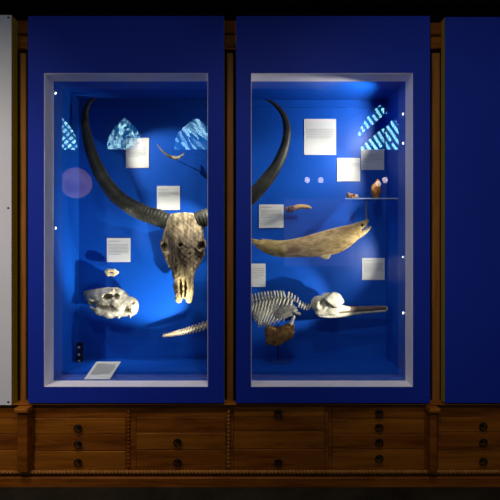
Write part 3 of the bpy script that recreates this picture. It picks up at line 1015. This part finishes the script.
# --- acrylic shelf and what stands on it
ys0, ys1 = 0.300, 0.445
sx0, sx1 = X(345, ys0), X(398.5, ys0)
sx1 = min(sx1, cx1 - 0.001)
sz = Z(198.0, ys0)
t = thing('acrylic_shelf', 'clear acrylic shelf on a slim post near the right end of the case', 'shelf', ((sx0 + sx1) / 2, ys1, sz))
ox = (sx0 + sx1) / 2
MB().box(sx0 - ox, sx1 - ox, ys0 - ys1, 0, -0.006, 0).build('board', M['acrylic'], t)
MB().box(sx0 - ox, sx1 - ox, ys0 - ys1 - 0.0015, ys0 - ys1 - 0.0002, -0.0062, 0.0002).build('polished_edge', mat('frosted edge', (0.45, 0.55, 0.75), 0.4, 0.5), t)
MB().box(X(366, ys1) - ox - 0.006, X(366, ys1) - ox + 0.006, -0.014, -0.004, -0.20, -0.0065).build('post', mat('clear grey rod', (0.16, 0.18, 0.34), 0.3, 0.4), t)
MB().box(X(371, ys0) - ox, sx1 - ox, ys0 - ys1 + 0.001, ys0 - ys1 + 0.004, 0.0005, 20.5 * U(ys0)).build('upright_sheet', M['glass'], t)
sy = 0.372
t2 = thing('shell', 'small reddish and white shell on the left of the acrylic shelf', 'shell', (X(352, sy), sy, sz + 0.0005))
u = U(sy)


def f_sh(P):
    d = ell(P, (0, 0, 2.8), (5.6, 3.6, 2.8), 4)
    d = su(d, ell(P, (-3.6, -0.5, 4.0), (2.2, 2.2, 2.6)), 1)
    d = su(d, ell(P, (4.2, -0.5, 2.2), (2.6, 2.4, 2.2)), 1)
    d = ss(d, ell(P, (0.5, -3.6, 3.2), (1.6, 1.8, 1.2)), 0.5)
    return np.maximum(d + 0.3 * np.sin(P[..., 0] * 2.2), -P[..., 2])


link('whorl', sdf_mesh('whorl', f_sh, (-9, -6, -1), (9, 6, 9), 0.4, u), M['redshell'], t2)
t2 = thing('amber_shell', 'upright amber shell standing on the right of the acrylic shelf', 'shell', (X(376, sy), sy, sz + 0.0005))


def f_am(P):
    d = ell(P, (0, 0, 8.5), (5.0, 3.9, 7.2))
    d = su(d, cap(P, (0.5, 0, 13), (1.8, 0, 18.4), 3.0, 1.4), 2.5)
    d = su(d, cap(P, (0, 0, 3), (0, 0, 0.6), 2.0, 2.7), 1.5)
    d = ss(d, ell(P, (1.8, -4.6, 10), (1.4, 2.0, 4.2), 14), 0.8)
    d = su(d, ell(P, (-2.8, -1.6, 9), (2.4, 2.4, 3.6)), 1.2)
    return np.maximum(d + rough(P, 1.0, 0.3), -P[..., 2])


link('body', sdf_mesh('body', f_am, (-8, -7, -1), (8, 7, 22), 0.45, u), M['amber'], t2)

# --- dolphin skeleton
yD = 0.42
t, u = spec('dolphin_skeleton', 'river dolphin skeleton with long thin beak running behind both windows', 'skeleton', 290, 305, yD)
w_ = lambda px, py, d=0.0: ((px - 290) * u, d, (305 - py) * u)


def f_thor(P):
    d = ell(P, (0, 0, 0), (1.35, 2.0, 1.8))
    d = su(d, cap(P, (0.1, 0.4, 1.5), (-0.6, 0.6, 6.6), 1.15, 0.95), 0.8)
    Q = P.copy(); Q[..., 1] = np.abs(Q[..., 1])
    return su(d, cap(Q, (0, 1.5, 0.8), (-0.2, 4.6, 1.4), 0.9, 0.6), 0.6)


TH = sdf_mesh('vertebra', f_thor, (-3, -7, -4), (3, 7, 9), 0.4, u); TH.materials.append(M['bonew'])


def f_caud(P):
    d = ell(P, (0, 0, 0), (1.9, 2.2, 2.1))
    d = su(d, cap(P, (0, 0, 1.6), (0.9, 0, 6.0), 0.9, 0.6), 0.8)
    d = su(d, cap(P, (0, 0, -1.6), (-0.2, 0, -4.6), 1.0, 0.9), 0.8)
    Q = P.copy(); Q[..., 1] = np.abs(Q[..., 1])
    return su(d, cap(Q, (0, 1.5, 0), (0, 5.0, 0.4), 0.9, 0.6), 0.6)


CA = sdf_mesh('vertebra', f_caud, (-4, -7, -7), (4, 7, 9), 0.4, u); CA.materials.append(M['boney'])


def f_cerv(P):
    d = ell(P, (0, 0, 0), (1.2, 2.2, 1.8))
    d = su(d, cap(P, (0, 0, 1.2), (-0.4, 0, 3.6), 0.8, 0.5), 0.6)
    return su(d, cap(P, (0, -1, -1.2), (0.2, -1.5, -3.2), 0.8, 0.5), 0.6)


CE = sdf_mesh('vertebra', f_cerv, (-3, -5, -6), (3, 5, 6), 0.35, u); CE.materials.append(M['bonew'])


def vert(me, px, py, s, rot, d=0.0):
    o = link('vertebra', me, None, t, w_(px, py, d))
    o.scale = (s, s, s); o.rotation_euler = (0, math.radians(rot), 0)
    return o


# tail: from the tip in the left window
x = 162.5; i = 0
tl = [(162, 336.5), (180, 333), (195, 329), (207, 325), (220, 319.5), (235, 311), (250, 302.5)]


def interp(x, tab):
    for (a, b), (c, d) in zip(tab, tab[1:]):
        if x <= c: return b + (d - b) * (x - a) / (c - a)
    return tab[-1][1]


backline = []
while x < 250:
    s = 0.34 + 0.72 * min(1, (x - 162) / 45)
    vert(CA, x, interp(x, tl), s, 16 + 14 * max(0, min(1, (x - 200) / 30)), 0.03 - 0.03 * min(1, (x - 162) / 60))
    backline.append(w_(x, interp(x, tl), 0.03 - 0.03 * min(1, (x - 162) / 60)))
    x += 4.1 * s
sp = [(250, 302.2), (262, 299.3), (275, 297.8), (286, 297.9), (292, 299.3), (298, 302.4)]
x = 253.0
while x < 298:
    s = 1.0 if x < 285 else 1.0 - (x - 285) * 0.03
    vert(TH, x, interp(x, sp), s, -4 if x < 285 else 18)
    backline.append(w_(x, interp(x, sp)))
    x += 3.15
for (px, py) in [(299.5, 303.8), (302.0, 305.2), (304.6, 306.4), (307.4, 307.0), (310.0, 306.6)]:
    vert(CE, px, py, 0.95, 25)
    backline.append(w_(px, py))
backline.append(w_(314, 306))
MB().tube(backline, [0.5 * u] * len(backline), 6, sub=1).build('spine_wire', M['steel'], t)
# ribs
for i in range(12):
    x0 = 253.5 + i * 3.5
    y0 = interp(x0, sp) + 0.8
    L = 1.0 - 0.02 * abs(i - 5) * abs(i - 5) * 0.35
    dx = -6 - 0.9 * i if i < 9 else -13 + (i - 8) * 1.0
    bx = max(251.0 + i * 1.6, x0 + dx * 1.0)
    by = 313 + min(i * 3.4, 13) if i < 9 else 325 - (i - 8) * 1.5
    for sgn in (-1, 1):
        dep = 11 * u * sgn
        pts = [w_(x0, y0, 1.4 * u * sgn), w_(x0 * 0.86 + bx * 0.14, y0 + 2.5, dep * 0.62), w_(x0 * 0.55 + bx * 0.45, (y0 * 0.55 + by * 0.45), dep),
               w_(x0 * 0.2 + bx * 0.8, (y0 * 0.22 + by * 0.78), dep * 0.98), w_(bx, by, dep * 0.72)]
        MB().tube(pts, [1.0 * u, 1.1 * u, 1.0 * u, 0.8 * u, 0.4 * u], 8, 0.8, sub=5).build('rib', M['bonew'], t)


def f_scap(P):
    d = ell(P, (-2.5, 0, 1.2), (12.0, 1.3, 6.0), 16)
    d = su(d, cap(P, (6, -0.3, 0.5), (11, -0.6, -0.8), 1.3, 1.5), 1.5)
    d = su(d, cap(P, (-9, -1.0, -1.2), (6, -1.4, 3.6), 0.5, 0.7), 0.7)
    return d + rough(P, 0.9, 0.16)


o = link('shoulder_blade', sdf_mesh('shoulder_blade', f_scap, (-16, -4, -8), (15, 4, 10), 0.45, u), M['boneg'], t, w_(287, 311.5, -11.5 * u))
o = link('shoulder_blade', o.data, None, t, w_(287, 311.5, 11.5 * u))
MB().tube([w_(293, 314, -10 * u), w_(291.5, 319, -10 * u), w_(289.5, 323, -10 * u)], [1.7 * u, 1.5 * u, 1.9 * u], 10, 1, sub=5).build('arm_bone', M['bonew'], t)
MB().tube([w_(262, 322, 0), w_(272, 327, -2 * u), w_(282, 327.5, -2 * u), w_(289, 323, 0)], [0.8 * u, 1.7 * u, 1.9 * u, 1.2 * u], 10, 1.8, sub=5).build('breastbone', M['rostrum'], t)


def f_flip(P):
    d = chain(P, [(10, -1, 7), (6, -1, 1), (-4, 0, -4), (-11, 0, -7)], [3.8, 6.2, 7.0, 4.0], 4)
    d = su(d, ell(P, (-10, 0, 1), (5.5, 3, 7.5), 10), 3)
    d = np.maximum(d, np.abs(P[..., 1]) - 2.6)
    ang = np.arctan2(P[..., 2] - 14, P[..., 0] - 14)
    return d + rough(P, 0.8, 0.6) + rough(P, 1.9, 0.35, 2)


o = link('flipper', sdf_mesh('flipper', f_flip, (-20, -5, -16), (18, 5, 14), 0.5, u), M['flipper'], t, w_(280, 332.5, -7 * u))
o['label'] = 'dried brown flipper'


def f_dsk(P):
    d = ell(P, (-6.5, 1, -0.5), (8.4, 8.5, 9.0), 20)
    d = su(d, cap(P, (-8, -3, -8.5), (8, -2, -7.6), 3.0, 3.4), 2.0)
    d = su(d, cap(P, (4, -1, -4.5), (22, -1, -4.5), 5.0, 2.6), 2.5)
    d = ss(d, ell(P, (-4.0, -9.0, 0.0), (5.0, 6.0, 6.5), -32), 0.9)        # grey hollow beside the crest
    e = poly(P, [(0.5, 1.5), (10, -4.0), (17.0, 3.2), (12.0, 11.4), (5.5, 12.8), (-4.0, 6.0)], -10.5 , -2.0, 0.8)   # big near crest plate
    e = np.maximum(e, ell(P, (6, 0, 2), (17, 11.5, 13.5)))
    d = su(d, e, 0.5)
    d = su(d, ell(P, (5.0, 6.0, 3.6), (10, 3.4, 6.4), -30), 1.0)           # far crest plate
    d = ss(d, cap(P, (5.0, -9.0, -5.0), (13, -7.6, -5.0), 1.1, 0.9), 0.6)
    d = ss(d, ell(P, (-11, -7.5, -6.5), (1.8, 3, 1.6)), 0.6)
    return d + rough(P, 0.8, 0.22)


S = link('cranium', sdf_mesh('cranium', f_dsk, (-21, -16, -14), (28, 13, 16), 0.6, u), M['bone'], t, w_(326, 304, 0))
o = MB().tube([w_(338, 309.2, -0.5 * u), w_(350, 309.4), w_(365, 308.9), (w_(378, 308.2)), w_(386.5, 308.0)], [4.0 * u, 3.4 * u, 2.9 * u, 2.5 * u, 2.3 * u], 12, 0.8, sub=6).build('upper_beak', M['rostrum'], t)
MB().tube([w_(318, 315.2, -1 * u), w_(330, 316.0), w_(345, 314.6), w_(365, 312.2), w_(386, 310.6)], [1.5 * u, 2.2 * u, 2.2 * u, 1.6 * u, 1.2 * u], 12, 1.1, sub=6).build('lower_jaw', M['bone'], t)
MB().lathe([(-0.004, 0.004), (-0.003, 0.0125), (0.004, 0.016), (0.008, 0.010)], w_(386.2, 308.8), 'x', 14).build('beak_tip', M['bonew'], t)
# stand
zf = cz0 + 0.0005 - Z(305, yD)
MB().tube([(w_(278, 0)[0], 0, w_(0, 322)[2]), (w_(278, 0)[0], 0, zf + 0.02)], [0.0042, 0.0042], 10, sub=1).build('stand_rod', M['iron'], t)
xx = w_(279.5, 0)[0]
MB().bbox(xx - 0.062, xx + 0.062, -0.05, 0.05, zf, zf + 0.022, 0.003).build('stand_base', M['acrylic'], t)
pin(t, yD, w_(328, 0)[0:1] + (0, 0.0), 0.005, 0.03)
pin(t, yD, (w_(200, 0)[0], 0, w_(0, 327)[2]), 0.003, 0.005)

# ------------------------------------------------------------------ little fittings in the window reveals
def clip(py, side, label, lit=False):
    y = 0.150
    xw = cx0 if side < 0 else cx1
    t = thing('glass_clip', label, 'clip', (xw - side * 0.0006, y, Z(py, y)), 'small shiny fittings down the sides of the windows')
    s = -side
    if side > 0: w0 = xw - X(405.5, y)
    else: w0 = X(53.5, y) - xw
    w0 = max(w0, 0.004)
    MB().lathe([(0, 0.010), (s * 0.004, 0.010), (s * 0.006, 0.005), (s * (w0 + 0.002), 0.004), (s * (w0 + 0.004), 0.002)], (0, 0, 0), 'x', 14).build('stud', M['steel'], t)
    a, b = s * (w0 + 0.003), s * (w0 + 0.009)
    o = MB().box(min(a, b), max(a, b), -0.004, 0.02, -0.008, 0.010).build('arm', M['lens'] if lit else M['steel'], t)
    o.rotation_euler = (0, 0, 0)


def minispot(px, py, y, label, tgt, W, angle, color=(1, 0.96, 0.88), size=0.008, mount=None):
    p = Vector((X(px, y), y, Z(py, y)))
    d = (Vector(tgt) - p).normalized()
    t = thing('mini_spotlight', label, 'spotlight', p, 'mini spotlights on the inner edges of the case')
    qm = d.to_track_quat('Y', 'Z').to_matrix().to_4x4()
    o = MB().lathe([(-0.030, 0.003), (-0.029, 0.008), (-0.004, 0.009), (0.0, 0.009), (0.0, 0.0075), (-0.003, 0.007)], (0, 0, 0), 'y', 14).build('head', M['steel'], t); o.matrix_local = qm
    o = MB().lathe([(-0.004, 0.0062), (0.0015, 0.0064), (0.005, 0.0050), (0.0065, 0.0015)], (0, 0, 0), 'y', 12).build('lens', M['lens'], t); o.matrix_local = qm
    if mount:
        MB().tube([(-d.x * 0.015, -d.y * 0.015, -d.z * 0.015), (mount - p.x - math.copysign(0.0005, mount), 0.0, -0.004)], [0.0035, 0.0035], 8, sub=1).build('bracket', M['steel'], t)
    light('mini beam', p + d * 0.016, tgt, W, size, angle, color)
    return t


MINI = True
wl = lambda px, py: (X(px, WALL), WALL, Z(py, WALL))
# black three-light strip standing at the left of the case floor
y = 0.45
t = thing('light_strip', 'black upright strip with three pale squares low at the left of the case', 'light', (X(79.8, y), y, cz0 + 0.0005))
MB().bbox(-0.017, 0.017, -0.012, 0.012, 0, 0.122, 0.003).build('housing', M['blackp'], t)
lensm = mat('pale lens', (0.5, 0.5, 0.5), 0.4)
for py in (347, 354.3, 361):
    zz = Z(py, y) - cz0
    MB().box(-0.008, 0.006, -0.0135, -0.0122, max(0.004, zz - 0.007), zz + 0.007).build('pale_square', lensm, t)

# lamps behind the jambs
yl = 0.155
minispot(226, 172, yl, 'mini spotlight at half height behind the centre panel', wl(152, 262), 19, 66)
minispot(211, 366, yl, 'mini spotlight low behind the centre panel', wl(124, 258), 60, 58)
minispot(55.2, 93, yl, 'mini spotlight at the top of the left edge of the left window', wl(196, 182), 38, 46, mount=cx0)
minispot(55.2, 228, yl, 'mini spotlight halfway down the left edge of the left window', wl(190, 235), 9, 46, mount=cx0)
minispot(403.6, 114, yl, 'topmost mini spotlight on the right edge of the right window', wl(285, 122), 19, 106, mount=cx1)
minispot(403.6, 143, yl, 'second mini spotlight from the top on the right edge of the right window', wl(295, 200), 13, 78, mount=cx1)
minispot(403.6, 257, yl, 'third mini spotlight from the top on the right edge of the right window', wl(325, 254), 7, 86, mount=cx1)
minispot(403.6, 313, yl, 'lowest mini spotlight on the right edge of the right window', wl(264, 292), 24, 48, mount=cx1)

# unseen lamps added high in front to light panels, trims and drawers
for (x, tx, tz, W, ang, c) in ((-2.0, -1.74, 1.15, 165, 36, (1, 0.93, 0.90)), (0.5, -0.85, 1.4, 55, 40, (1, 0.96, 0.94)), (-0.3, 1.2, 1.45, 105, 42, (1, 0.96, 0.94))):
    light('added front beam', (x, -3.0, 3.45), (tx, 0, tz), W, 0.06, ang, c, 1.0)
for (x, tx, W) in ((-1.6, -1.4, 165), (0.3, 0.1, 85)):
    light('added overhead beam', (x, -1.7, 4.1), (tx, 0, 0.25), W, 0.06, 50, (1, 0.93, 0.88), 1.0)

# ------------------------------------------------------------------ world and camera
w = bpy.data.worlds.new('World'); SC.world = w; w.use_nodes = True
w.node_tree.nodes['Background'].inputs[0].default_value = (0.88, 0.88, 1.0, 1)
w.node_tree.nodes['Background'].inputs[1].default_value = 0.115
cam = bpy.data.cameras.new('Camera'); cam.lens = 36 * F / 500; cam.sensor_width = 36; cam.sensor_fit = 'HORIZONTAL'
cam.shift_y = -2 / 500 * -1
co = bpy.data.objects.new('Camera', cam); COL.objects.link(co)
co.location = (0, -D, ZC); co.rotation_euler = (math.radians(90), 0, 0)
cam.clip_start = 0.05
SC.camera = co
SC.view_settings.view_transform = 'Standard'
SC.view_settings.look = 'None'
SC.view_settings.gamma = 1.0
SC.view_settings.use_curve_mapping = False
SC.view_settings.exposure = 0.0
